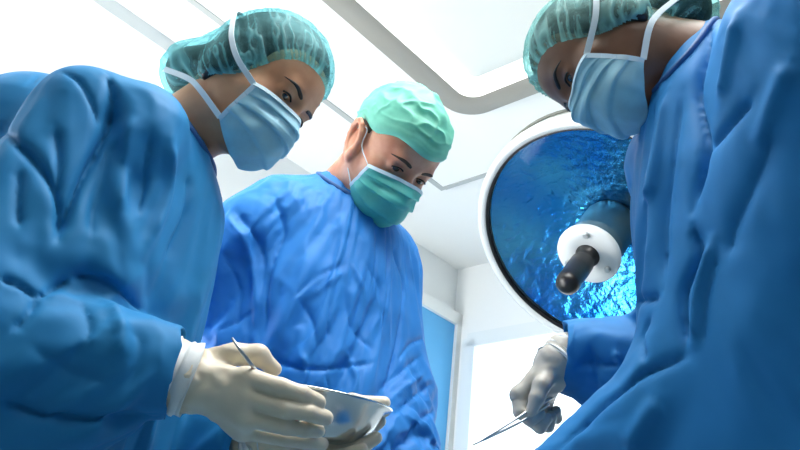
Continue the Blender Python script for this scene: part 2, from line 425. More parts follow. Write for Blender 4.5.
# far wall with a large bright window
wa0, wb0 = ab(on_far(472, 300)); WZ0, WZ1 = .9, 2.35
WB1 = wb0; WB0 = wb0 - 2.6
st('wall_far', merge(slab(0, .1, -6, WB0, 0, CEIL), slab(0, .1, WB1, 0, 0, CEIL), slab(0, .1, WB0, WB1, 0, WZ0), slab(0, .1, WB0, WB1, WZ1, CEIL)), WALL)
wf = st('window_1', merge(slab(-.02, .08, WB0 - .03, WB0 + .05, WZ0, WZ1), slab(-.02, .08, WB1 - .05, WB1 + .03, WZ0, WZ1), slab(-.02, .08, WB0, WB1, WZ0 - .03, WZ0 + .05), slab(-.02, .08, WB0, WB1, WZ1 - .05, WZ1 + .03)), mat('window_frame_white', (.8, .84, .84), .5))
pane = link('pane', *slab(.03, .045, WB0 + .05, WB1 - .05, WZ0 + .05, WZ1 - .05), emis('frosted_daylight', (.93, .985, 1.0), 1.5), wf, smooth=False)
# blue door on the left wall
q0 = ab(on_wall(449, 326)); ztop = on_wall(449, 326)[2]; dw = .95
d1 = st('door_1', slab(q0[0] - dw, q0[0], -.04, .0, 0, ztop), DOORB)
link('door_frame', *merge(slab(q0[0], q0[0] + .07, -.06, .0, 0, ztop + .07), slab(q0[0] - dw - .07, q0[0] - dw, -.06, .0, 0, ztop + .07), slab(q0[0] - dw - .07, q0[0] + .07, -.06, 0, ztop, ztop + .07)), mat('door_frame_white', (.82, .84, .82), .5), d1, smooth=False)
link('hinge', *slab(q0[0] - .005, q0[0] + .015, -.075, -.03, 1.55, 1.68), STEEL, d1, smooth=False)
# ceiling: dropped bay whose edge shows as a grey joint
c2 = ab(on_z(442, 190, CEIL - .03))
bay = st('trim_1', merge(slab(c2[0] - 4.2, c2[0], c2[1] - 3.6, c2[1], CEIL - .03, CEIL)), CEILM)
JW = .022
link('edge_strip', *merge(slab(c2[0] - 4.2, c2[0], c2[1] - JW, c2[1] + .004, CEIL - .034, CEIL - .001), slab(c2[0] - JW, c2[0] + .004, c2[1] - 3.6, c2[1] - JW, CEIL - .034, CEIL - .001)), GREYT, bay, smooth=False)

# rounded recessed ceiling light
ZP = CEIL - .085
c1 = ab(on_z(462, 124, ZP)); LA, LB = 2.4, 1.75
def rrect(inset, z, R=.13, n=10):
    r = max(R - inset * .6, .03); out = []
    a0, a1, b0, b1 = c1[0] - LA + inset, c1[0] - inset, c1[1] - LB + inset, c1[1] - inset
    for (ca, cb, t0) in ((a1 - r, b1 - r, 0), (a0 + r, b1 - r, 90), (a0 + r, b0 + r, 180), (a1 - r, b0 + r, 270)):
        for i in range(n + 1):
            t = math.radians(t0 + 90 * i / n); out.append(RM(ca + r * math.cos(t), cb + r * math.sin(t), z))
    return out
def loft(rings, close=False):
    n = len(rings[0]); V = [p for r in rings for p in r]; F = []
    for i in range(len(rings) - 1):
        for j in range(n): F.append((i * n + j, i * n + (j + 1) % n, (i + 1) * n + (j + 1) % n, (i + 1) * n + j))
    if close: F.append(tuple((len(rings) - 1) * n + j for j in range(n)))
    return np.array(V), F
pl = empty('ceiling_panel_light', RM(c1[0] - LA / 2, c1[1] - LB / 2, CEIL - .03), 'large rounded grey framed light panel recessed into the white ceiling', 'ceiling light')
link('frame', *loft([rrect(0, CEIL - .03), rrect(0, ZP + .012), rrect(.012, ZP), rrect(.085, ZP), rrect(.1, ZP + .01)]), FRAMEG, pl)
link('light_strip', *loft([rrect(.1, ZP + .01), rrect(.15, ZP + .05), rrect(.19, ZP + .05)]), emis('strip_glow', (1, 1, .97), 1.0), pl)
link('diffuser', *loft([rrect(.185, ZP + .052), rrect(.19, ZP + .02), rrect(.215, ZP - .005), rrect(.26, ZP - .015), rrect(.4, ZP - .02)], True), mat('diffuser_pale', (.74, .76, .72), .45), pl)

# long ceiling luminaire at the left
s0 = ab(on_z(28, 3, CEIL)); s1 = ab(on_z(114, 0, CEIL)); sE = ab(on_z(190, 108, CEIL))
sb0, sb1 = min(s0[1], s1[1]), max(s0[1], s1[1]); sa1 = sE[0]; sa0 = sa1 - 3.0
lum = empty('ceiling_strip_light', RM((sa0 + sa1) / 2, (sb0 + sb1) / 2, CEIL), 'long pale strip light fixture on the ceiling at the upper left', 'ceiling light')
w_ = sb1 - sb0
link('housing', *merge(slab(sa0, sa1, sb0, sb0 + .04, CEIL - .06, CEIL), slab(sa0, sa1, sb1 - .04, sb1, CEIL - .06, CEIL), slab(sa1 - .04, sa1, sb0, sb1, CEIL - .06, CEIL), slab(sa0, sa0 + .04, sb0, sb1, CEIL - .06, CEIL)), mat('luminaire_grey', (.76, .80, .80), .5), lum, smooth=False)
for f0, f1 in ((.06, .34), (.38, .64), (.68, .94)):
    link('lamp_cover', *slab(sa0 + .04, sa1 - .04, sb0 + w_ * f0, sb0 + w_ * f1, CEIL - .05, CEIL - .02), emis('cover_glow', (.93, 1, .98), .62), lum, smooth=False)

# ------------------------------------------------------------------ surgical lamp
LC = W((.568, -.048, -2.3)); LN = D((-.52, -.46, .72)); LF = frame(LC, LN, D((1, 0, 0)))
lamp = empty('surgical_lamp', LC, 'round operating theatre lamp with blue mirrored dish and black handle', 'lamp')
WHITEP = mat('enamel_white', (.66, .69, .68), .3, coat=.4); BLACK = mat('black_rubber', (.006, .006, .007), .35)
R0 = .368
V, F = lathe([(R0 - .018, .0), (R0 - .015, .012), (R0 - .002, .018), (R0 + .010, .01), (R0 + .014, -.02), (R0 + .008, -.07), (R0 - .05, -.13), (R0 - .14, -.18), (.12, -.205), (.0, -.21)], 96)
link('housing', put(LF, V), F, WHITEP, lamp)
V, F = lathe([(R0 - .0235, .004), (R0 - .02, .011), (R0 - .0145, .009), (R0 - .0145, -.002), (R0 - .0235, -.004)], 96)
link('gasket', put(LF, V), F, BLACK, lamp)
# faceted mirror: every facet tilts a little
mir = bpy.data.materials.new('mirror_painted_reflection'); mir.use_nodes = True
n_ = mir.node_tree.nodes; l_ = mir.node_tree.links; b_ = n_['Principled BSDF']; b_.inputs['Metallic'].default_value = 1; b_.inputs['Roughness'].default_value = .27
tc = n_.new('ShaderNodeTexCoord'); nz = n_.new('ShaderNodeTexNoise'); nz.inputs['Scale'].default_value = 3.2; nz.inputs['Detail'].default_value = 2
cr = n_.new('ShaderNodeValToRGB'); cr.color_ramp.elements[0].position = .36; cr.color_ramp.elements[0].color = (.03, .32, .72, 1)  # reflected blue and teal surroundings are painted into the base colour
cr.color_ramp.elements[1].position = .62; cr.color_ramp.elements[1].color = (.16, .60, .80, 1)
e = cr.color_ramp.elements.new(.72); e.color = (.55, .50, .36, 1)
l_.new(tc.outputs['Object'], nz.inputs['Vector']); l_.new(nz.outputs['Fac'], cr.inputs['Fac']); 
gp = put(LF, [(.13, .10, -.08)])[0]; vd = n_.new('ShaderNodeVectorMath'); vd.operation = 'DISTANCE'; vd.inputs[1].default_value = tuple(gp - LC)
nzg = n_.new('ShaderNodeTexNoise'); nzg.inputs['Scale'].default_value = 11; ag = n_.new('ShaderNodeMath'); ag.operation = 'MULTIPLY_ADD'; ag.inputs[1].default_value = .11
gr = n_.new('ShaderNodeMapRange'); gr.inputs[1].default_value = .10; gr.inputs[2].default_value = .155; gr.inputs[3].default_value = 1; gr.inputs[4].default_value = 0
gx = n_.new('ShaderNodeMix'); gx.data_type = 'RGBA'; gx.inputs[7].default_value = (.95, .80, .48, 1)          # gold reflection painted into the mirror colour
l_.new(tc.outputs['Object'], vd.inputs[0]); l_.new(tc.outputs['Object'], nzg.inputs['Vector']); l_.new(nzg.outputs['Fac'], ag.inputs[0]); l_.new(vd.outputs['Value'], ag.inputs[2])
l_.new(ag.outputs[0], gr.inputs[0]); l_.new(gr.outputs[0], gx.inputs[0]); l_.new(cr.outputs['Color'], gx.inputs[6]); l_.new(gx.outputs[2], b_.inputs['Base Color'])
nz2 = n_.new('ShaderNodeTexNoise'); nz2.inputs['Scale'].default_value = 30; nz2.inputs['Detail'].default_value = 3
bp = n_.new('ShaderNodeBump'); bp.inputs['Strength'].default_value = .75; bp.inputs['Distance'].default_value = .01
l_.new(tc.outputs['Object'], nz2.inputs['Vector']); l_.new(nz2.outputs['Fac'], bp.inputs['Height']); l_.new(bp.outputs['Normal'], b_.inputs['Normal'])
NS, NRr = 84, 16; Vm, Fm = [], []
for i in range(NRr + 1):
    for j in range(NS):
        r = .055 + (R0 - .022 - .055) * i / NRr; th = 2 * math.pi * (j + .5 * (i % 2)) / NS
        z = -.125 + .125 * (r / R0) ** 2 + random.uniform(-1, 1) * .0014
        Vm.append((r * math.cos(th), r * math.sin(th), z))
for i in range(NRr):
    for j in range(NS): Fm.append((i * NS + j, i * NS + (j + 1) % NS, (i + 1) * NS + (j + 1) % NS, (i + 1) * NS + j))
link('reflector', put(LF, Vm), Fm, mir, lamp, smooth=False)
glass = bpy.data.materials.new('lamp_glass'); glass.use_nodes = True
ng = glass.node_tree.nodes; lg = glass.node_tree.links; ng.clear()
go = ng.new('ShaderNodeOutputMaterial'); gm = ng.new('ShaderNodeMixShader'); gt = ng.new('ShaderNodeBsdfTransparent'); gg = ng.new('ShaderNodeBsdfGlossy')
gt.inputs[0].default_value = (.80, .93, 1, 1); gg.inputs['Roughness'].default_value = .06; gg.inputs[0].default_value = (.8, .9, 1, 1)
fr_ = ng.new('ShaderNodeFresnel'); fr_.inputs[0].default_value = 1.18
lg.new(fr_.outputs[0], gm.inputs[0]); lg.new(gt.outputs[0], gm.inputs[1]); lg.new(gg.outputs[0], gm.inputs[2]); lg.new(gm.outputs[0], go.inputs[0])
V, F = lathe([(.0, .022), (.1, .02), (.2, .014), (R0 - .021, .004)], 72); link('cover_glass', put(LF, V), F, glass, lamp)
V, F = lathe([(0, -.12), (.075, -.12), (.08, -.10), (.08, .05), (.072, .066), (0, .066)], 48); link('hub', put(LF, V), F, mat('hub_dark', (.05, .10, .13), .4), lamp)
ZH = .062
hubp = link('hub_plate', *(lambda q: (put(LF, q[0]), q[1]))(lathe([(0, ZH), (.086, ZH), (.092, ZH + .004), (.092, ZH + .014), (.086, ZH + .02), (.036, ZH + .022), (.03, ZH + .016), (0, ZH + .016)], 64)), WHITEP, lamp)
for k in range(3):
    t = math.radians(100 + 120 * k); V, F = lathe([(0, ZH + .02), (.0095, ZH + .02), (.0095, ZH + .027), (.007, ZH + .03), (0, ZH + .03)], 16); V = V + np.array([.066 * math.cos(t), .066 * math.sin(t), 0])
    link('bolt', put(LF, V), F, STEEL_D, hubp, smooth=False)
V, F = lathe([(0, ZH + .01), (.035, ZH + .01), (.035, ZH + .022), (.027, ZH + .03), (.027, ZH + .05), (.033, ZH + .062), (.0335, ZH + .10), (.0315, ZH + .14), (.0335, ZH + .165), (.03, ZH + .182), (.016, ZH + .192), (0, ZH + .194)], 32)
link('handle', put(LF, V), F, BLACK, lamp)
ring = [((R0 + .012) * math.cos(t), (R0 + .012) * math.sin(t), -.075) for t in np.linspace(0, 2 * math.pi, 73)]
V, F = tube(ring, .005, 10, False); link('grab_rail', put(LF, V), F, mat('rail_dark', (.10, .11, .09), .4), lamp)
arm = [put(LF, [(0, 0, -.2)])[0], put(LF, [(0, .0, -.3)])[0]]
arm += [arm[1] + D((1, .1, -.1)) * .32, arm[1] + D((1, .1, -.1)) * .42 + np.array([0, 0, .12])]; arm.append(np.array([arm[-1][0], arm[-1][1], CEIL]))
V, F = tube(spline(arm, 6), .03, 16); link('suspension_arm', V, F, WHITEP, lamp)

# ------------------------------------------------------------------ people
class Head:
    """head placed from its right / forward / up axes seen by the camera"""
    def __init__(h, pos, F, U, s=1.0):
        F = np.array(F, float); F /= np.linalg.norm(F); U = np.array(U, float); U -= U.dot(F) * F; U /= np.linalg.norm(U)
        h.R = RC @ np.column_stack([np.cross(F, U), F, U]); h.o = W(pos); h.s = s
    def w(h, p): return np.asarray(p, float) * h.s @ h.R.T + h.o
    def loc(h, X): return (X - h.o) @ h.R / h.s

def head_sdf(S, h, nb, ears=True, female=True):
    S.at(h.R, h.o, h.s)
    S.ell((0, -.008, .028), (.076, .1, .094), .02)
    S.ell((0, .04, .03), (.063, .054, .066), .03)
    S.ell((0, .034, -.04), (.059, .055, .075), .03)
    j = .9 if female else 1.0
    for sx in (-1, 1):
        S.cone((sx * .052 * j, .0, -.05), (sx * .012, .064, -.096 if female else -.1), .02, .018, .025)
        S.ell((sx * .046, .05, -.03), (.02, .024, .017), .02)
    S.ell((0, .068 if female else .07, -.096 if female else -.1), (.019, .019, .016), .02)
    S.cone((-.034, .083, .014), (.034, .083, .014), .011 if female else .013, None, .014)
    S.cone((0, .09, .004), (0, .110, -.04), .0075, .0105, .012)
    S.ell((0, .111, -.043), (.0115, .012, .010), .008)
    for sx in (-1, 1): S.ell((sx * .012, .101, -.046), (.0085, .011, .0075), .006)
    S.ell((0, .094, -.066), (.024, .011, .006), .006); S.ell((0, .092, -.075), (.02, .011, .006), .006)
    for sx in (-1, 1):
        S.ell((sx * .032, .102, -.003), (.02, .016, .0125), .014, 's')
        S.ell((sx * .032, .078, -.003), (.0165, .0138, .0142), .006)
        S.ell((sx * .032, .093, -.0065), (.0135, .010, .0042), .003, 's')
    if ears:
        es = .84 if female else 1.22
        S.at(h.R, h.w((0, -.012 * (1 - es), -.012 * (1 - es))), h.s * es)
        for sx in ((-1, 1) if female else (-.86, .86)):
            ring = [(sx * (.080 + .006 * math.sin(t)), -.012 + .0165 * math.cos(t) - .005 * math.sin(t), -.010 + .027 * math.sin(t)) for t in np.linspace(-.5 * math.pi, 1.35 * math.pi, 12)]
            S.ell((sx * .0735, -.012, -.012), (.005, .016, .027), .006)
            S.chain(ring, [.0055] + [.0046] * 11, .0025)
            S.cone((sx * .078, .002, -.028), (sx * .077, .0, -.04), .006, .0055, .006)
            S.cone((sx * .079, .004, -.012), (sx * .078, .003, -.020), .004, .004, .004)
    S.at(h.R, h.o, h.s)
    S.cone((0, -.022, -.04), h.loc(nb), .053 if female else .06, .062 if female else .07, .04)
    S.at(np.eye(3), np.zeros(3), 1.0)

class Frame:
    def __init__(f, nb, fw, lean=0, roll=0):
        f.nb = W(nb); g = D(fw); g[2] = 0; g /= np.linalg.norm(g); f.g = g; Z = np.array([0, 0, 1.0]); rt = np.cross(g, Z)
        a, b = math.radians(lean), math.radians(roll)
        up = math.cos(a) * Z + math.sin(a) * g; fwd = math.cos(a) * g - math.sin(a) * Z
        f.rt = math.cos(b) * rt + math.sin(b) * up; f.up = math.cos(b) * up - math.sin(b) * rt; f.fw = fwd
        f.R = np.column_stack([f.rt, f.fw, f.up])
    def w(f, p): return f.nb + f.R @ np.asarray(p, float)

def hand_pts(wrist, dirf, back, thumb_side, curl=.5, s=1.0):
    """joint chains of a relaxed hand: wrist, finger direction, back-of-hand normal, thumb side (+1/-1 along back x dir)"""
    f = np.asarray(dirf, float); f /= np.linalg.norm(f); b = np.asarray(back, float); b -= b.dot(f) * f; b /= np.linalg.norm(b); x = np.cross(f, b) * thumb_side
    wrist = np.asarray(wrist, float); ch = []
    for i, (dx, L, y0, r) in enumerate(((.028, .072, .088, .0088), (.009, .080, .093, .009), (-.011, .074, .089, .0087), (-.029, .058, .080, .0078))):
        p = wrist + s * (f * y0 + x * dx); pts = [wrist + s * (f * .03 + x * dx * .6), p]; a = 0
        for seg in (.46, .30, .24):
            a += curl * (.7 if seg > .4 else .9); dd = math.cos(a) * f - math.sin(a) * b + x * dx * .8; p = p + s * L * seg * dd; pts.append(p)
        ch.append((pts, [.012 * s, .011 * s, r * s, r * .92 * s, r * .82 * s]))
    p0 = wrist + s * (f * .02 + x * .02); t1 = p0 + s * (f * .03 + x * .028 - b * .01); t2 = t1 + s * (f * .032 + x * .012 - b * .008); t3 = t2 + s * (f * .028 - x * .002 - b * .006)
    ch.append(([p0, t1, t2, t3], [.016 * s, .0125 * s, .0105 * s, .0088 * s])); return ch
def palm(S, wrist, knuckles, r=.014, k=.016, wr=.026):
    for q in knuckles: S.cone(wrist, q, wr * .75, r, k)
def hand_sdf(S, ch, wrist, fore, grow=0, shrink=1.0):
    """fingers stay apart (small blend), palm joins them; fore = point up the forearm"""
    kn = [c[0][1] for c in ch[:4]]
    for q in kn: S.cone(wrist, q, .021 * shrink, .0135 * shrink + grow, .012)
    for a, b in zip(kn[:-1], kn[1:]): S.cone((a + wrist) / 2, (b * .9 + wrist * .1), .016 * shrink, .013 * shrink, .012); S.cone(a, b, .012 * shrink, .012 * shrink, .008)
    S.cone(wrist, fore, .027 * shrink + grow, .034 * shrink + grow, .02)
    for pts, rs in ch[:4]:
        S.chain(pts[1:], [r * shrink + grow for r in rs[1:]], .002)
    pts, rs = ch[4]; S.chain(pts, [r * shrink + grow for r in rs], .008)

def limb_body(S, sh, el, wr): S.chain([sh + np.array([0, 0, -.02]), el, wr], [.040, .036, .027], .02)
def body_base(S, fr, hip):
    S.at(fr.R, fr.nb)
    S.cone((-.13, 0, -.085), (.13, 0, -.085), .04, None, .04); S.ell((0, .005, -.23), (.13, .085, .18), .04)
    S.at(np.eye(3), np.zeros(3)); S.cone(fr.w((0, 0, -.25)), hip, .115, .13, .05, flat=(fr.g, .8))
    for sx in (-1, 1):
        r = np.cross(fr.g, (0, 0, 1.0)); h0 = hip + sx * .085 * r; ft = np.array([h0[0], h0[1], .09]) + sx * .03 * r
        S.chain([h0, (h0 + ft) / 2 + .02 * fr.g, ft], [.085, .055, .04], .03)
        S.cone(ft + np.array([0, 0, -.045]), ft + fr.g * .14 + np.array([0, 0, -.055]), .034, .03, .03)
def shoes(fr, hip, par):
    for sx in (-1, 1):
        r = np.cross(fr.g, (0, 0, 1.0)); h0 = hip + sx * .085 * r; ft = np.array([h0[0], h0[1], .0]) + sx * .03 * r
        S = Sdf(); S.cone(ft + (0, 0, .045), ft + fr.g * .15 + (0, 0, .04), .046, .043, .02); S.cone(ft + (0, 0, .08), ft + (0, 0, .1), .046, .046, .02)
        S.add(lambda X: .002 - X[..., 2], None_lo, None_hi, .004, 'i')
        V, Q = S.mesh(S.grid(.008)); link('shoe', V, Q, SHOE, par)

def face_parts(h, par, S, gaze=(0, .8, -.6), brow=HAIR, browr=.0035):
    for sx in (-1, 1):
        n = 24; c = np.array([sx * .032, .0775, -.003]); V, F = lathe([(0.0122 * math.sin(t), .0122 * math.cos(t)) for t in np.linspace(0.001, math.pi - .001, 17)], n)
        fr = frame(c, np.array(gaze) + np.array([0, 0, 0])); V = put(fr, V)
        M = EYE_MATS; o = link('eye', h.w(V), F, None, par, mats=M)
        for p in o.data.polygons: 
            i = p.index // n; p.material_index = 2 if i < 2 else 1 if i < 5 else 0
        br = []
        for t in np.linspace(0, 1, 7):
            x = .014 + .04 * t; z = .0125 + .007 * math.sin(t * 2.4) - .004 * t
            br.append(surf(S, h, np.array([sx * x, .2, z]), np.array([0, -1.0, 0]), -.0012))
        V, F = tube(spline(br, 3), [browr * q for q in np.interp(np.linspace(0, 1, 19), [0, .15, .6, 1], [.7, 1, .9, .3])], 8); link('eyebrow', V, F, brow, par)
        la = []
        for t in np.linspace(-1, 1, 7):
            la.append(surf(S, h, np.array([sx * (.032 + .0135 * t), .2, -.0035 + .0035 * (1 - t * t) - .001 * t]), np.array([0, -1.0, 0]), .0005))
        V, F = tube(spline(la, 3), .0016, 6); link('eyelash', V, F, LASH, par)
def surf(S, h, p, d, off):
    """march from head-space point p along d until the sculpt is met"""
    x = h.w(p); dr = h.R @ d; t = 0
    for _ in range(80):
        v = float(S.value(x[None])[0]) - off
        if abs(v) < 2e-4: break
        x = x + dr * v * .7; t += v
        if t > .4: break
    return x
def iris(name, c): return mat(name, c, .08, spec=.8, coat=.6)
EYE_MATS = [EYE_W, iris('iris_brown', (.03, .014, .008)), iris('pupil', (.002, .002, .002))]

def mask_mesh(h, S, par, M, puff=1.0, nu=61, nv=84, name='face_mask', wide=66, seed=1, zb=(-.098, -.099), wv=-.12, w0=.95):
    T = Sdf(); T.pr = list(S.pr); T.at(h.R, h.o, h.s)
    T.ell((0, .050, -.060), (.054 , .064 * puff, .056), .03); T.ell((0, .062, -.074), (.042, .050 * puff, .034), .03)
    V = []; bunch = []
    rnd = np.random.default_rng(seed); ph = rnd.uniform(0, 6, 4)
    U = np.linspace(-1, 1, nu); Vv = np.linspace(0, 1, nv)
    org = np.array([0, .0, 0])
    PT = np.zeros((nu, nv, 3))
    pos = []
    for u in U:
        zt = -.014 - .016 * abs(u) ** 1.4; zz = zb[0] + (zb[1] - zb[0]) * abs(u) ** 2.2
        for v in Vv:
            z = zt + (zz - zt) * v; th = math.radians(wide * (w0 + wv * v)) * u
            pos.append((th, z, u, v))
    pos = np.array(pos); dirs = np.stack([np.sin(pos[:, 0]), np.cos(pos[:, 0]), 0 * pos[:, 0]], 1)
    tilt = -(np.clip(pos[:, 3] - .45, 0, 1) ** 1.5) * 1.5 * (1 - np.abs(pos[:, 2]) ** 2)       # under the chin look from below
    dirs[:, 2] = tilt; dirs /= np.linalg.norm(dirs, axis=1)[:, None]
    o = np.stack([0 * pos[:, 1], .012 + 0 * pos[:, 1], np.where(pos[:, 3] > .45, pos[:, 1] * .75 + .25 * -.07, pos[:, 1])], 1)
    hi = np.full(len(pos), .17); lo = np.full(len(pos), .02)
    rr = np.linspace(.19, .03, 90); hit = np.full(len(pos), .03); done = np.zeros(len(pos), bool)
    for r in rr:
        X = h.w(o + dirs * r); v = T.value(X) - .0035
        m_ = (v < 0) & ~done; hit[m_] = r; done |= m_
    for _ in range(6):
        X = h.w(o + dirs * hit[:, None]); v = T.value(X) - .0035; hit = hit - np.clip(v / h.s, -.01, .01) * .7
    hit = hit.reshape(nu, nv)
    for _ in range(3):
        g = hit.copy(); g[1:-1, 1:-1] = (hit[:-2, 1:-1] + hit[2:, 1:-1] + hit[1:-1, :-2] + hit[1:-1, 2:] + 2 * hit[1:-1, 1:-1]) / 6; hit = np.maximum(g, hit * .0 + g)
    u_, v_ = pos[:, 2].reshape(nu, nv), pos[:, 3].reshape(nu, nv)
    env = (1 - np.abs(u_) ** 4) 
    pl = 0
    for c_, a_ in ((.26, .0042), (.50, .0055), (.74, .005)):
        x = (v_ - c_ - .03 * np.sin(u_ * 3 + ph[0])) / .085; pl = pl + a_ * np.where(x < 0, np.exp(-(x / 1.0) ** 2), np.exp(-(x / .13) ** 2))
    pl = pl + .0028 * np.sin(u_ * 7 + v_ * 5 + ph[1]) * v_ + .0022 * np.sin(u_ * 13 - v_ * 9 + ph[2]) * np.clip(v_ * 1.4 - .2, 0, 1)
    pl = pl + .004 * (np.abs(u_) ** 6) * np.sin(v_ * 22)
    hit = hit + pl * env
    V = h.w(o + dirs * hit.reshape(-1)[:, None])
    F = [(i * nv + j, i * nv + j + 1, (i + 1) * nv + j + 1, (i + 1) * nv + j) for i in range(nu - 1) for j in range(nv - 1)]
    F = [f[::-1] for f in F]
    ob = link(name, V, F, M, par); attr(ob, 'bunch', np.clip(.3 + .7 * (pl / .006).reshape(-1), 0, 1)); solidify(ob, .0012)
    G = V.reshape(nu, nv, 3)
    # white border: top edge with nose wire, both sides
    ctr = h.w((0, .03, -.07))
    def rib(name, line, wdt, par_=ob, MM=MASK_W):
        line = np.array(line); Vr, Fr = [], []
        for i, p in enumerate(line):
            t = line[min(i + 1, len(line) - 1)] - line[max(i - 1, 0)]; nrm = p - ctr; t = t / np.linalg.norm(t); nrm = nrm - nrm.dot(t) * t; nrm /= np.linalg.norm(nrm); sd = np.cross(t, nrm)
            for a, b in ((-.5, .0002), (-.5, .0013), (.5, .0013), (.5, .0002)): Vr.append(p + sd * wdt * a + nrm * b)
        for i in range(len(line) - 1):
            for j in range(4): Fr.append((i * 4 + j, i * 4 + (j + 1) % 4, (i + 1) * 4 + (j + 1) % 4, (i + 1) * 4 + j))
        Fr += [(3, 2, 1, 0), tuple((len(line) - 1) * 4 + q for q in range(4))]
        return link(name, Vr, Fr, MM, par_, smooth=False)
    rib('top_binding', G[:, 1], .007); rib('side_binding', G[1, :], .007); rib('side_binding', G[-2, :], .007)
    return ob, G

def ribbon(name, pts, wdt, M, par, ctr, th=.0012):
    line = np.array(spline(pts, 5)); V, F = [], []
    for i, p in enumerate(line):
        t = line[min(i + 1, len(line) - 1)] - line[max(i - 1, 0)]; nrm = p - ctr; t = t / np.linalg.norm(t); nrm = nrm - nrm.dot(t) * t; nrm /= np.linalg.norm(nrm); sd = np.cross(t, nrm)
        for a, b in ((-.5, -th / 2), (-.5, th / 2), (.5, th / 2), (.5, -th / 2)): V.append(p + sd * wdt * a + nrm * b)
    for i in range(len(line) - 1):
        for j in range(4): F.append((i * 4 + j, i * 4 + (j + 1) % 4, (i + 1) * 4 + (j + 1) % 4, (i + 1) * 4 + j))
    F += [(3, 2, 1, 0), tuple((len(line) - 1) * 4 + q for q in range(4))]
    return link(name, V, F, M, par, smooth=False)

def bouffant(h, S, par, M, plane, bun=None, puff=.012, amp=.005, step=.0024, name='surgical_cap', freq=46, seed=3, ears_in=True, pleated=False):
    """gathered cap: inflated skull, cut along a tilted hem; plane = (point, normal) in head space"""
    T = Sdf(); T.at(h.R, h.o, h.s)
    p = puff
    T.ell((0, -.006, .036), (.076 + p, .1 + p, .092 + p), .03)
    if ears_in:
        for sx in (-1, 1): T.ell((sx * .068, -.015, -.02), (.024, .04, .05), .03)
    if bun: 
        for c, r in bun: T.ell(c, r, .05)
    V, Q = T.mesh(T.grid(step)); L = h.loc(V)
    pt, nr = np.array(plane[0], float), np.array(plane[1], float); nr /= np.linalg.norm(nr)
    dist = (L - pt) @ nr + .006 * np.sin(L[:, 1] * 60)
    keep = (dist[Q] > 0).all(1); Q = Q[keep]; used = np.unique(Q); re = np.full(len(V), -1); re[used] = np.arange(len(used)); V = V[used]; Q = re[Q]; L = L[used]; dist = dist[used]
    # gathers run up from the elastic
    ax = nr; cpt = np.array([0, -.01, .03]); q = L - cpt; e1 = np.cross(ax, (1, 0, 0)); e1 /= np.linalg.norm(e1); e2 = np.cross(ax, e1)
    th = np.arctan2(q @ e2, q @ e1); hgt = dist
    ring = np.stack([np.cos(th) * freq / 6.28 + hgt * 5, np.sin(th) * freq / 6.28, hgt * 6], 1)
    wv = np.stack([vnoise(L / .03, seed + k) - .5 for k in (3, 4, 5)], 1) * .55; ring = ring + wv
    g1 = ridge(ring, seed) ** 5; g2 = ridge(ring * 2.1 + 7, seed + 1) ** 5; g3 = ridge(L / .04 + wv, seed + 2) ** 6
    fade = np.clip(1 - hgt / .11, .25, 1)
    pleat = ridge(np.stack([hgt / .0105 + 1.2 * (vnoise(L / .03, seed) - .5), th * .35, 0 * hgt], 1), seed + 4) ** 1.5; crum = ridge(L / .026 + wv * 1.5, seed + 6) ** 1.5
    gat = np.maximum(np.maximum(g1 * (.45 + .55 * fade), g2 * .7 * fade), g3 * .35)
    if pleated: gat = pleat * np.clip(1.25 - hgt / .06, .15, 1) * .8 + crum * np.clip(hgt / .05 - .4, 0, 1) * 1.3
    N = vnormals(V, Q); tuck = np.exp(-hgt / .008) * (p * .75)
    V = V + N * (amp * .8 * (gat - .35) * np.clip(hgt / .012, 0, 1) - tuck)[:, None]
    ob = link(name, V, Q, M, par); attr(ob, 'bunch', np.clip(gat * 1.15 - .12 + .8 * np.exp(-hgt / .004), 0, 1)); 
    return ob, T

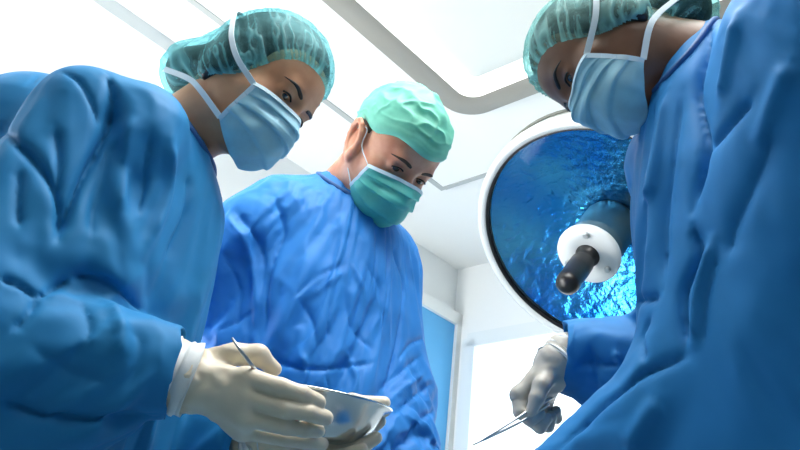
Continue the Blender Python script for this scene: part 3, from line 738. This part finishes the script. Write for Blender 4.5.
def gown(fr, sh, el, wr, hip, sleeve=(.082, .085, .072), chest=(.185, .135, .22), lines=(), noise=(.004, .05), step=.0085, sim=None, inner=.014, extra=None, skirt=(.17, .20), hem=.32, name='surgical_gown', M=None, par=None, seed=1, neck=None, calm=2, crisp=1.0, flatb=.8, cuts=()):
    S = Sdf(); S.at(fr.R, fr.nb)
    S.cone((-.13, -.01, -.075), (.13, -.01, -.075), .075, None, .06); S.ell((0, .01, -.22), chest, .06)
    S.cone((0, -.01, 0.0), (0, .0, -.06), .064, .085, .05)
    S.at(np.eye(3), np.zeros(3)); S.cone(fr.w((0, .0, -.26)), hip, chest[0] * .92, skirt[0], .07, flat=(fr.g, flatb))
    S.cone(hip, np.array([hip[0], hip[1], hem]), skirt[0], skirt[1], .05, flat=(fr.g, flatb))
    if extra: extra(S)
    for i in (0, 1):
        S.chain([sh[i], el[i], wr[i]], sleeve, .028)
    S0 = Sdf(); S0.pr = list(S.pr)
    for i in (0, 1):                                              # open sleeve ends
        d = (wr[i] - el[i]) / np.linalg.norm(wr[i] - el[i]); S.cone(wr[i] - d * .05, wr[i] + d * .1, sleeve[2] - .022, sleeve[2] - .006, .006, 's')
        S.add((lambda w_, d_: (lambda X: np.where(np.linalg.norm(X - w_, axis=-1) < .105, np.minimum((X - w_) @ d_, .2), -1.0)))(wr[i] + d * .02, d), wr[i] - .11, wr[i] + .11, .006, 'i')
    for c_ in cuts: c_(S)
    ax = S.grid(step); V, Q = S.mesh(ax); IV, IQ = S0.mesh(ax, iso=-inner)
    V = folds(V, Q, [], noise, seed)
    if CLOTH:
        pin = np.clip((hem + .1 - V[:, 2]) / .1, 0, 1)
        for i in (0, 1): pin = np.maximum(pin, np.clip((.07 - np.linalg.norm(V - wr[i], axis=1)) / .03, 0, 1))
        top = fr.w((0, 0, .03)); pin = np.maximum(pin, np.clip((.085 - np.linalg.norm(V - top, axis=1)) / .03, 0, 1))
        V = drape(V, Q, IV, IQ, pin, **(sim or {}))
    V = relax(V, Q, calm, .5); V, Q = subdivide(V, Q); V = folds(V, Q, [(l_[0], l_[1] * .55, l_[2] * crisp) for l_ in lines], (0, .05), seed)
    for i in (0, 1):                                              # even out the sleeve hems
        wgt = np.clip((.085 - np.linalg.norm(V - wr[i], axis=1)) / .03, 0, 1)[:, None]
        for _ in range(5): V = V + (relax(V, Q, 1, .5) - V) * wgt
    g = link(name, V, Q, M, par)
    if neck is not None:
        tri = BVHTree.FromPolygons(V.tolist(), Q.tolist()); axn = neck - fr.nb; cf = frame(fr.nb + axn * .02, axn); rp = []
        for t in np.linspace(0, 2 * math.pi, 49)[:-1]:
            q = tri.find_nearest(Vector(put(cf, [(.074 * math.cos(t), .074 * math.sin(t), .0)])[0])); rp.append(np.array(q[0]) + np.array(q[1]) * .0015)
        rp = np.array(rp)
        for _ in range(6): rp = .5 * rp + .25 * (np.roll(rp, 1, 0) + np.roll(rp, -1, 0))
        Vc, Fc = tube(list(rp) + [rp[0]], .0045, 8, False); link('collar', Vc, Fc, TRIM, g)
    return g, S

def make_body(par, fr, h, sh, el, wr, hip, hands, M, female=True, fine=.0024):
    S = Sdf(); head_sdf(S, h, fr.nb, True, female); HS = Sdf(); HS.pr = list(S.pr)
    body_base(S, fr, hip)
    for i in (0, 1): limb_body(S, sh[i], el[i], wr[i])
    boxes = [(h.o - .155, h.o + .155, fine)]
    for i, (ch, w_, fo) in enumerate(hands):
        hand_sdf(S, ch, w_, fo, 0, .72); pts = np.array([p for c in ch for p in c[0]]); boxes.append((pts.min(0) - .01, pts.max(0) + .01, .005))
    V, Q = S.mesh(S.grid(.010, boxes)); o = link('body', V, Q, M, par)
    return o, HS
def glove(par, ch, wrist, fore, M, cuff=True, wide=.034, thin=1.0, wrk=1.0, step=.0021, grow=0.0, seed=0):
    S = Sdf(); hand_sdf(S, ch, wrist, fore, grow, thin); S.cone(fore * .25 + wrist * .75, fore, wide * .92, wide, .02)
    V, Q = S.mesh(S.grid(step)); N = vnormals(V, Q)
    d = (wrist - fore) / np.linalg.norm(wrist - fore); t = (V - fore) @ d; L = np.linalg.norm(wrist - fore)
    wr_ = np.clip(1 - (t - L) / .06, .12, 1)                                        # wrinkles gather at the wrist
    V = V + N * ((.0024 * np.sin(t / .0062 + 5 * vnoise(V / .02, seed + 3)) + .004 * (ridge(V / .022, seed) - .6)) * wr_ * wrk)[:, None]
    o = link('glove', V, Q, M, par)
    if cuff:
        k = 12; pr = []; a = fore; rings = []
        fr = frame(fore, d); n = 40; Vr, Fr = [], []
        for i in range(22):
            z = L * (-.25 + 1.3 * i / 21); r = wide + .002 + .0018 * math.sin(i * 1.25) + .001 * math.sin(i * .7 + 1)
            for j in range(n):
                th = 2 * math.pi * j / n; Vr.append(((r + .0012 * math.sin(th * 3 + i * .5)) * math.cos(th), (r + .0012 * math.sin(th * 3 + i * .5)) * math.sin(th), z + .002 * math.sin(th * 2 + i)))
        for i in range(21):
            for j in range(n): Fr.append((i * n + j, i * n + (j + 1) % n, (i + 1) * n + (j + 1) % n, (i + 1) * n + j))
        q = link('cuff', put(fr, Vr), Fr, KNIT, o); solidify(q, .0015)
    return o
def px1(pts): return [P(a, b_, c * .90) for a, b_, c in pts]
def px(pts): return [P(*p) for p in pts]

# ================================================================== nurse at the left (olive skin, holding the bowl)
w1 = empty('person', (0, 0, 0), 'person in blue gown and sheer teal cap bending over a steel bowl they hold', 'person')
f1 = Frame((-.35, .125, -1.22), (.947, .052, -.31), lean=14, roll=0)
h1 = Head((-.222, .216, -1.24), (.755, -.475, .452), (.629, .718, -.297), .95)
sh1 = [P(84, 112, 1.05), P(180, 214, 1.33)]; el1 = [P(-42, 335, .88), P(128, 408, 1.28)]
wr1 = [P(158, 371, .925), P(258, 448, 1.06)]; hip1 = f1.w((0, -.02, -.40)) + np.array([0, 0, -.1])
w1.location = (hip1[0], hip1[1], 0)
# right hand: back towards the camera, thumb up
ch1r = [(px1([(205, 365, 1.03), (246, 378, 1.015), (280, 387, 1.005), (302, 394, 1.01), (318, 402, 1.02)]), [.013, .0135, .0112, .0108, .0098]),
        (px1([(203, 380, 1.025), (248, 398, 1.01), (286, 409, 1.0), (309, 413, 1.005), (326, 418, 1.02)]), [.013, .0135, .0112, .0106, .0098]),
        (px1([(200, 393, 1.02), (248, 417, 1.01), (285, 426, 1.005), (304, 429, 1.015), (318, 431, 1.03)]), [.013, .013, .011, .0102, .009]),
        (px1([(198, 403, 1.025), (244, 430, 1.03), (284, 438, 1.03), (305, 441, 1.04), (322, 444, 1.05)]), [.013, .0125, .010, .0094, .0085]),
        (px1([(208, 364, 1.045), (237, 354, 1.05), (258, 355, 1.055), (274, 369, 1.065)]), [.016, .0135, .0125, .0098])]
W1R, F1R = P(190, 380, .93), P(152, 369, .922)
# left hand: palm up beneath the bowl, thumb over the far rim
ch1l = [(px1([(285, 438, 1.17), (318, 436, 1.17), (346, 430, 1.19), (370, 419, 1.2), (384, 411, 1.2)]), [.012, .012, .010, .0092, .0082]),
        (px1([(284, 442, 1.15), (320, 443, 1.145), (348, 440, 1.145), (368, 431, 1.15), (380, 421, 1.155)]), [.012, .012, .010, .0092, .0082]),
        (px1([(284, 447, 1.13), (318, 450, 1.115), (344, 450, 1.11), (364, 445, 1.11), (376, 438, 1.115)]), [.012, .012, .010, .0092, .0082]),
        (px1([(284, 451, 1.12), (312, 456, 1.10), (334, 457, 1.09), (350, 454, 1.09), (362, 449, 1.09)]), [.012, .011, .009, .0084, .0078]),
        (px1([(285, 432, 1.19), (318, 416, 1.235), (352, 402, 1.25), (384, 403, 1.25)]), [.015, .012, .0105, .009])]
W1L, F1L = P(278, 443, 1.04), P(258, 448, 1.06)
b1, HS1 = make_body(w1, f1, h1, sh1, el1, wr1, hip1, [(ch1r, W1R, F1R), (ch1l, W1L, F1L)], SKIN_A)
face_parts(h1, w1, HS1, (.1, .75, -.6))
glove(w1, ch1r, W1R, F1R, GLOVE, wide=.040, thin=.93); glove(w1, ch1l, W1L, F1L, GLOVE, seed=4)
L1 = [([(113, 96), (107, 130), (84, 179), (67, 210), (58, 237)], .014, -.022), ([(57, 69), (78, 80), (93, 105), (100, 126)], .006, -.007),
      ([(64, 58), (45, 70), (25, 88)], .004, -.004), ([(108, 68), (112, 95), (110, 122)], .010, -.012), ([(55, 125), (60, 160), (58, 197)], .014, -.012),
      ([(0, 128), (27, 152), (49, 179), (60, 205), (58, 237)], .010, -.014), ([(20, 165), (18, 200), (20, 228)], .010, -.009),
      ([(118, 134), (102, 183), (91, 240)], .020, -.012), ([(133, 112), (124, 160), (118, 215)], .018, .008), ([(152, 130), (146, 170), (140, 220)], .018, -.010),
      ([(172, 140), (168, 190), (150, 240)], .016, .008), ([(190, 170), (186, 215), (165, 262)], .014, -.008), ([(0, 277), (20, 285), (38, 297)], .008, -.010),
      ([(38, 297), (55, 287), (71, 281)], .008, -.010), ([(38, 297), (28, 315), (13, 330)], .009, -.009), ([(70, 273), (110, 285), (150, 313)], .010, -.014),
      ([(110, 300), (122, 330), (120, 360)], .014, .006), ([(82, 300), (90, 330), (70, 365)], .014, -.007), ([(135, 325), (140, 350), (128, 392)], .012, -.008),
      ([(0, 403), (67, 419), (155, 417)], .012, -.016), ([(30, 345), (70, 372), (120, 385)], .02, -.006)]
def ex1(S):
    S.ell(P(34, 132, 1.15), (.11, .095, .095), .1)
    S.cone(f1.w((.02, .05, -.14)), f1.w((.0, .05, -.30)) , .095, .105, .06)
    S.cone(f1.w((-.06, .08, -.18)), f1.w((-.06, .07, -.25)) + np.array([0, 0, -.3]), .07, .08, .06)
gown(f1, sh1, el1, wr1, hip1, (.07, .09, .064), (.155, .125, .2), L1, neck=h1.o, M=GOWN_A, par=w1, extra=ex1, seed=3, noise=(.0025, .06), sim=dict(grow=.04))
hr = Sdf(); hr.at(h1.R, h1.o, h1.s); hr.ell((0, -.008, .036), (.083, .105, .099), .02)
for sx in (-1, 1): hr.ell((sx * .066, -.015, -.02), (.022, .038, .048), .03)
hr.k = .02; hr.ell((.01, -.105, -.045), (.048, .048, .044), .04)
hr.half((0, .082, .053), (0, .75, -.66), .006); 
V, Q = hr.mesh(hr.grid(.004)); link('hair', V, Q, HAIR, w1)
cap1, CT1 = bouffant(h1, HS1, w1, CAP_A, ((0, .092, .05), (0, -.75, .66)), bun=[((.01, -.105, -.045), (.058, .058, .054))], puff=.013, amp=.006)
mk1, G1 = mask_mesh(h1, HS1, w1, MASK_A, .86, zb=(-.095, -.110), w0=.85, wv=.05)
def over(h, T, pts, off=.002):
    out = []
    for p in pts:
        p = np.array(p, float); o = np.array([0, 0, .02]); d = (p - o) / np.linalg.norm(p - o); out.append(surf(T, h, o + d * .24, -d, off))
    return out
def union(*ss):
    U = Sdf(); U.pr = [p for s in ss for p in s.pr]; return U
UT1 = union(HS1, CT1)
ribbon('strap', [G1[-1, 1]] + over(h1, UT1, [(.085, .02, -.015), (.09, -.01, .005), (.09, -.04, .03), (.07, -.075, .06), (.03, -.1, .08)], .0025), .0085, STRAP, mk1, h1.w((0, 0, .02)))
ribbon('strap', [G1[-1, -2]] + over(h1, UT1, [(.062, -.01, -.072), (.055, -.04, -.06), (.04, -.075, -.05)], .002), .0085, STRAP, mk1, h1.w((0, 0, -.06)))
ribbon('strap', [G1[0, 1]] + over(h1, UT1, [(-.085, .02, -.015), (-.09, -.01, .005), (-.09, -.04, .03), (-.07, -.075, .06), (-.03, -.1, .08)], .0025), .0085, STRAP, mk1, h1.w((0, 0, .02)))
shoes(f1, hip1, w1)

# ================================================================== surgeon in the middle (mint cap)
w2 = empty('person', (0, 0, 0), 'person in blue gown, mint green cap and green mask standing behind the bowl', 'person')
f2 = Frame((-.112, .05, -1.63), (.62, .2, .75), lean=8, roll=0)
h2 = Head((-.018, .142, -1.585), (.42, -.50, .75), (.59, .75, .25), 1.0)
sh2 = [P(252, 230, 1.50), P(376, 256, 1.68)]; el2 = [P(222, 372, 1.49), P(393, 385, 1.55)]
wr2 = [P(234, 470, 1.45), P(404, 490, 1.38)]; hip2 = f2.w((0, -.02, -.42)) + np.array([0, 0, -.1]); w2.location = (hip2[0], hip2[1], 0)
ch2r = hand_pts(wr2[0], D((.5, -.5, .3)), D((-.5, .5, .6)), 1, .5); ch2l = hand_pts(wr2[1], D((-.6, -.6, .3)), D((.4, .5, .6)), -1, .5)
hd2 = [(ch2r, wr2[0], wr2[0] + (el2[0] - wr2[0]) * .15), (ch2l, wr2[1], wr2[1] + (el2[1] - wr2[1]) * .15)]
b2, HS2 = make_body(w2, f2, h2, sh2, el2, wr2, hip2, hd2, SKIN_B, False)
face_parts(h2, w2, HS2, (-.02, .62, -.8), HAIR_B, .004)
for c, a, b in hd2: glove(w2, c, a, b, GLOVE)
L2 = [([(275, 196), (284, 232), (268, 276), (266, 332)], .010, -.016), ([(332, 300), (329, 320), (328, 342)], .006, -.009),
      ([(342, 272), (328, 284), (312, 296)], .008, .008), ([(290, 300), (318, 276), (350, 262)], .008, -.009), ([(352, 262), (362, 290), (358, 330)], .010, .009),
      ([(300, 300), (312, 322), (318, 350)], .009, -.008), ([(345, 300), (352, 328), (372, 350)], .009, -.008), ([(271, 360), (300, 368), (335, 368), (377, 362)], .008, -.014),
      ([(300, 352), (306, 372), (296, 396)], .010, .009), ([(345, 352), (356, 378), (350, 400)], .010, .009), ([(325, 372), (330, 392), (326, 412)], .008, -.010),
      ([(392, 246), (404, 290), (396, 350), (384, 396)], .009, -.018), ([(377, 393), (398, 374), (421, 356)], .008, -.012), ([(390, 418), (410, 400), (433, 383)], .009, -.013),
      ([(383, 405), (405, 388), (425, 372)], .009, .009), ([(405, 440), (420, 420), (436, 410)], .010, -.012), ([(398, 360), (410, 345), (424, 338)], .008, -.010),
      ([(221, 212), (246, 245), (256, 294), (254, 338)], .012, .010), ([(236, 210), (262, 250), (262, 300)], .010, -.012), ([(214, 332), (235, 322), (256, 310)], .009, -.010), ([(225, 255), (240, 290), (236, 330)], .010, -.008),
      ([(366, 262), (380, 290), (384, 330)], .010, -.009)]
gown(f2, sh2, el2, wr2, hip2, (.082, .08, .07), (.178, .135, .24), L2, neck=h2.o, M=GOWN_B, par=w2, seed=11, noise=(.0045, .055), sim=dict(grow=.065), calm=0, crisp=.55)
hr = Sdf(); hr.at(h2.R, h2.o, h2.s); hr.ell((0, -.012, .03), (.078, .102, .093), .02); hr.half((0, .0, -.01), (0, .8, -.6), .01)
V, Q = hr.mesh(hr.grid(.004)); link('hair', V, Q, HAIR_B, w2)
cap2, CT2 = bouffant(h2, HS2, w2, CAP_B, ((0, .09, .038), (0, -.14, .99)), puff=.014, amp=.0075, freq=30, seed=8, ears_in=False, pleated=True)
mk2, G2 = mask_mesh(h2, HS2, w2, MASK_B, .9, seed=5, wide=66, zb=(-.097, -.086), w0=.84, wv=.18)
for e_, sx in ((-1, 1), (0, -1)):
    lp = [G2[e_, 1], h2.w((sx * .079, .018, -.012)), h2.w((sx * .082, .006, .018)), h2.w((sx * .080, -.022, .012)), h2.w((sx * .078, -.026, -.02)), h2.w((sx * .074, .0, -.055)), G2[e_, -2]]
    V, F = tube(spline(lp, 6), .0011, 6); link('ear_loop', V, F, STRAP, mk2)
shoes(f2, hip2, w2)

# ================================================================== surgeon at the right (brown skin, holding the forceps)
w3 = empty('person', (0, 0, 0), 'person in blue gown and sheer cap seen from the side, holding steel forceps', 'person')
f3 = Frame((.415, .215, -1.085), (-.95, .216, .2), lean=14, roll=0)
h3 = Head((.302, .247, -1.152), (-.67, -.715, .18), (-.63, .38, -.68), .95)
sh3 = [P(698, 150, 1.22), P(790, 34, .93)]; el3 = [P(705, 372, 1.22), P(782, 340, .87)]
wr3 = [P(572, 357, 1.24), P(540, 515, .97)]; hip3 = f3.w((0, -.02, -.40)) + np.array([0, 0, -.1]); w3.location = (hip3[0], hip3[1], 0)
W3R, F3R = P(557, 366, 1.225), P(568, 357, 1.235)
ch3r = [(px([(548, 372, 1.22), (519, 395, 1.205), (520, 412, 1.19), (530, 420, 1.185), (539, 414, 1.19)]), [.013, .012, .0105, .0098, .009]),
        (px([(549, 376, 1.23), (526, 399, 1.225), (530, 419, 1.205), (540, 427, 1.195), (546, 419, 1.195)]), [.013, .0125, .0108, .0102, .0092]),
        (px([(551, 380, 1.24), (534, 402, 1.245), (540, 420, 1.225), (548, 426, 1.21), (551, 417, 1.205)]), [.013, .0118, .0105, .0098, .009]),
        (px([(553, 382, 1.25), (543, 402, 1.26), (550, 416, 1.25), (557, 418, 1.235), (556, 411, 1.225)]), [.012, .0108, .0094, .0088, .0078]),
        (px([(549, 374, 1.205), (541, 386, 1.18), (537, 398, 1.17), (532, 410, 1.172)]), [.015, .012, .0105, .009])]
ch3l = hand_pts(wr3[1], D((-.7, -.5, -.1)), D((0, .4, .8)), 1, .4)
hd3 = [(ch3r, W3R, F3R), (ch3l, wr3[1], wr3[1] + (el3[1] - wr3[1]) * .15)]
b3, HS3 = make_body(w3, f3, h3, sh3, el3, wr3, hip3, hd3, SKIN_C)
face_parts(h3, w3, HS3, (-.1, .8, -.5))
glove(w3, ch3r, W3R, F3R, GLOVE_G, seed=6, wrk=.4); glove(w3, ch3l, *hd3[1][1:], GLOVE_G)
L3 = [([(720, -10), (705, 50), (695, 95), (703, 145), (692, 210)], .012, -.020), ([(752, 97), (730, 122), (705, 150)], .014, -.012), ([(737, 15), (730, 60), (722, 100)], .016, .010),
      ([(775, 120), (760, 165), (735, 220), (725, 260)], .02, -.010), ([(668, 90), (657, 150), (645, 215)], .014, .008), ([(682, 90), (672, 150), (664, 220), (662, 290)], .014, -.010),
      ([(692, 225), (697, 255), (682, 295), (685, 350)], .010, -.016), ([(712, 238), (698, 290), (694, 345)], .010, .008), ([(718, 250), (706, 300), (703, 350)], .005, -.005),
      ([(687, 355), (645, 372), (605, 402), (560, 447)], .010, -.012), ([(627, 306), (642, 300), (658, 298)], .008, -.010), ([(650, 315), (640, 340), (644, 362)], .010, -.010),
      ([(790, 60), (770, 110), (760, 150)], .02, .008), ([(660, 400), (640, 425), (625, 450)], .018, .006), ([(572, 372), (590, 362), (612, 364), (634, 352)], .009, -.010), ([(588, 345), (596, 366), (594, 394)], .008, -.009), ([(615, 352), (622, 372), (616, 390)], .008, .007)]
gown(f3, sh3, el3, wr3, hip3, (.085, .10, .066), (.17, .13, .2), L3, neck=h3.o, M=GOWN_C, par=w3, seed=21, noise=(.0025, .06), sim=dict(grow=.035))
hr = Sdf(); hr.at(h3.R, h3.o, h3.s); hr.ell((0, -.008, .036), (.083, .105, .099), .02)
for sx in (-1, 1): hr.ell((sx * .066, -.015, -.02), (.022, .038, .048), .03)
hr.k = .02; hr.ell((.0, -.11, -.045), (.05, .048, .046), .04)
hr.half((0, .082, .053), (0, .75, -.66), .006)
V, Q = hr.mesh(hr.grid(.004)); link('hair', V, Q, HAIR, w3)
cap3, CT3 = bouffant(h3, HS3, w3, CAP_C, ((0, .092, .05), (0, -.75, .66)), bun=[((.0, -.11, -.045), (.06, .058, .056))], puff=.013, amp=.006, seed=14)
mk3, G3 = mask_mesh(h3, HS3, w3, MASK_A, .72, seed=9, zb=(-.096, -.112), w0=.80, wv=.25)
UT3 = union(HS3, CT3)
ribbon('strap', [G3[0, 1]] + over(h3, UT3, [(-.085, .02, -.015), (-.09, -.01, .005), (-.09, -.04, .03), (-.07, -.075, .06), (-.03, -.1, .08)], .0025), .0085, STRAP, mk3, h3.w((0, 0, .02)))
ribbon('strap', [G3[0, -2]] + over(h3, UT3, [(-.062, -.01, -.072), (-.055, -.04, -.06), (-.04, -.075, -.05)], .002), .0085, STRAP, mk3, h3.w((0, 0, -.06)))
ribbon('strap', [G3[-1, 1]] + over(h3, UT3, [(.085, .02, -.015), (.09, -.01, .005), (.09, -.04, .03), (.07, -.075, .06), (.03, -.1, .08)], .0025), .0085, STRAP, mk3, h3.w((0, 0, .02)))
shoes(f3, hip3, w3)

# ------------------------------------------------------------------ steel bowl and instruments
BC = P(317, 399, 1.035); BN = D((.17, .93, -.33)); BF = frame(BC, BN); BF = (BF[0] * 1.03, BF[1])
V, F = lathe([(0, -.052), (.045, -.052), (.062, -.045), (.078, -.025), (.0875, -.003), (.095, .0), (.0965, .002), (.095, .0035), (.087, .001), (.077, -.022), (.061, -.042), (.044, -.049), (0, -.049)], 72)
bowl = link('bowl', put(BF, V), F, STEEL); tag(bowl, 'shallow polished steel bowl held between two gloved hands', 'bowl')
V, F = merge(tube(px([(232, 338, .905), (241, 351, .90), (250, 363, .905), (262, 378, .925)]), [.0014, .002, .0022, .002], 8))
pr = link('probe', V, F, STEEL_D); tag(pr, 'thin steel probe sticking up out of the hand that holds the bowl', 'instrument')
fc = empty('forceps', P(545, 403, 1.19), 'slim steel forceps pointing down left from a gloved fist', 'forceps')
tip, piv, en1, en2 = P(473, 445, 1.14), P(510, 424, 1.165), P(552, 398, 1.195), P(549, 404, 1.175)
for e_, s_ in ((en1, 1), (en2, -1)):
    V, F = tube(spline([tip, P(490, 436 - .9 * s_, 1.152), P(512, 424 - 2.4 * s_, 1.166), P(532, 412 - 3.4 * s_, 1.18), e_], 4), [.0011] * 3 + [.0018] * 8 + [.0022] * 6, 8); link('jaw_arm', V, F, STEEL_D, fc)
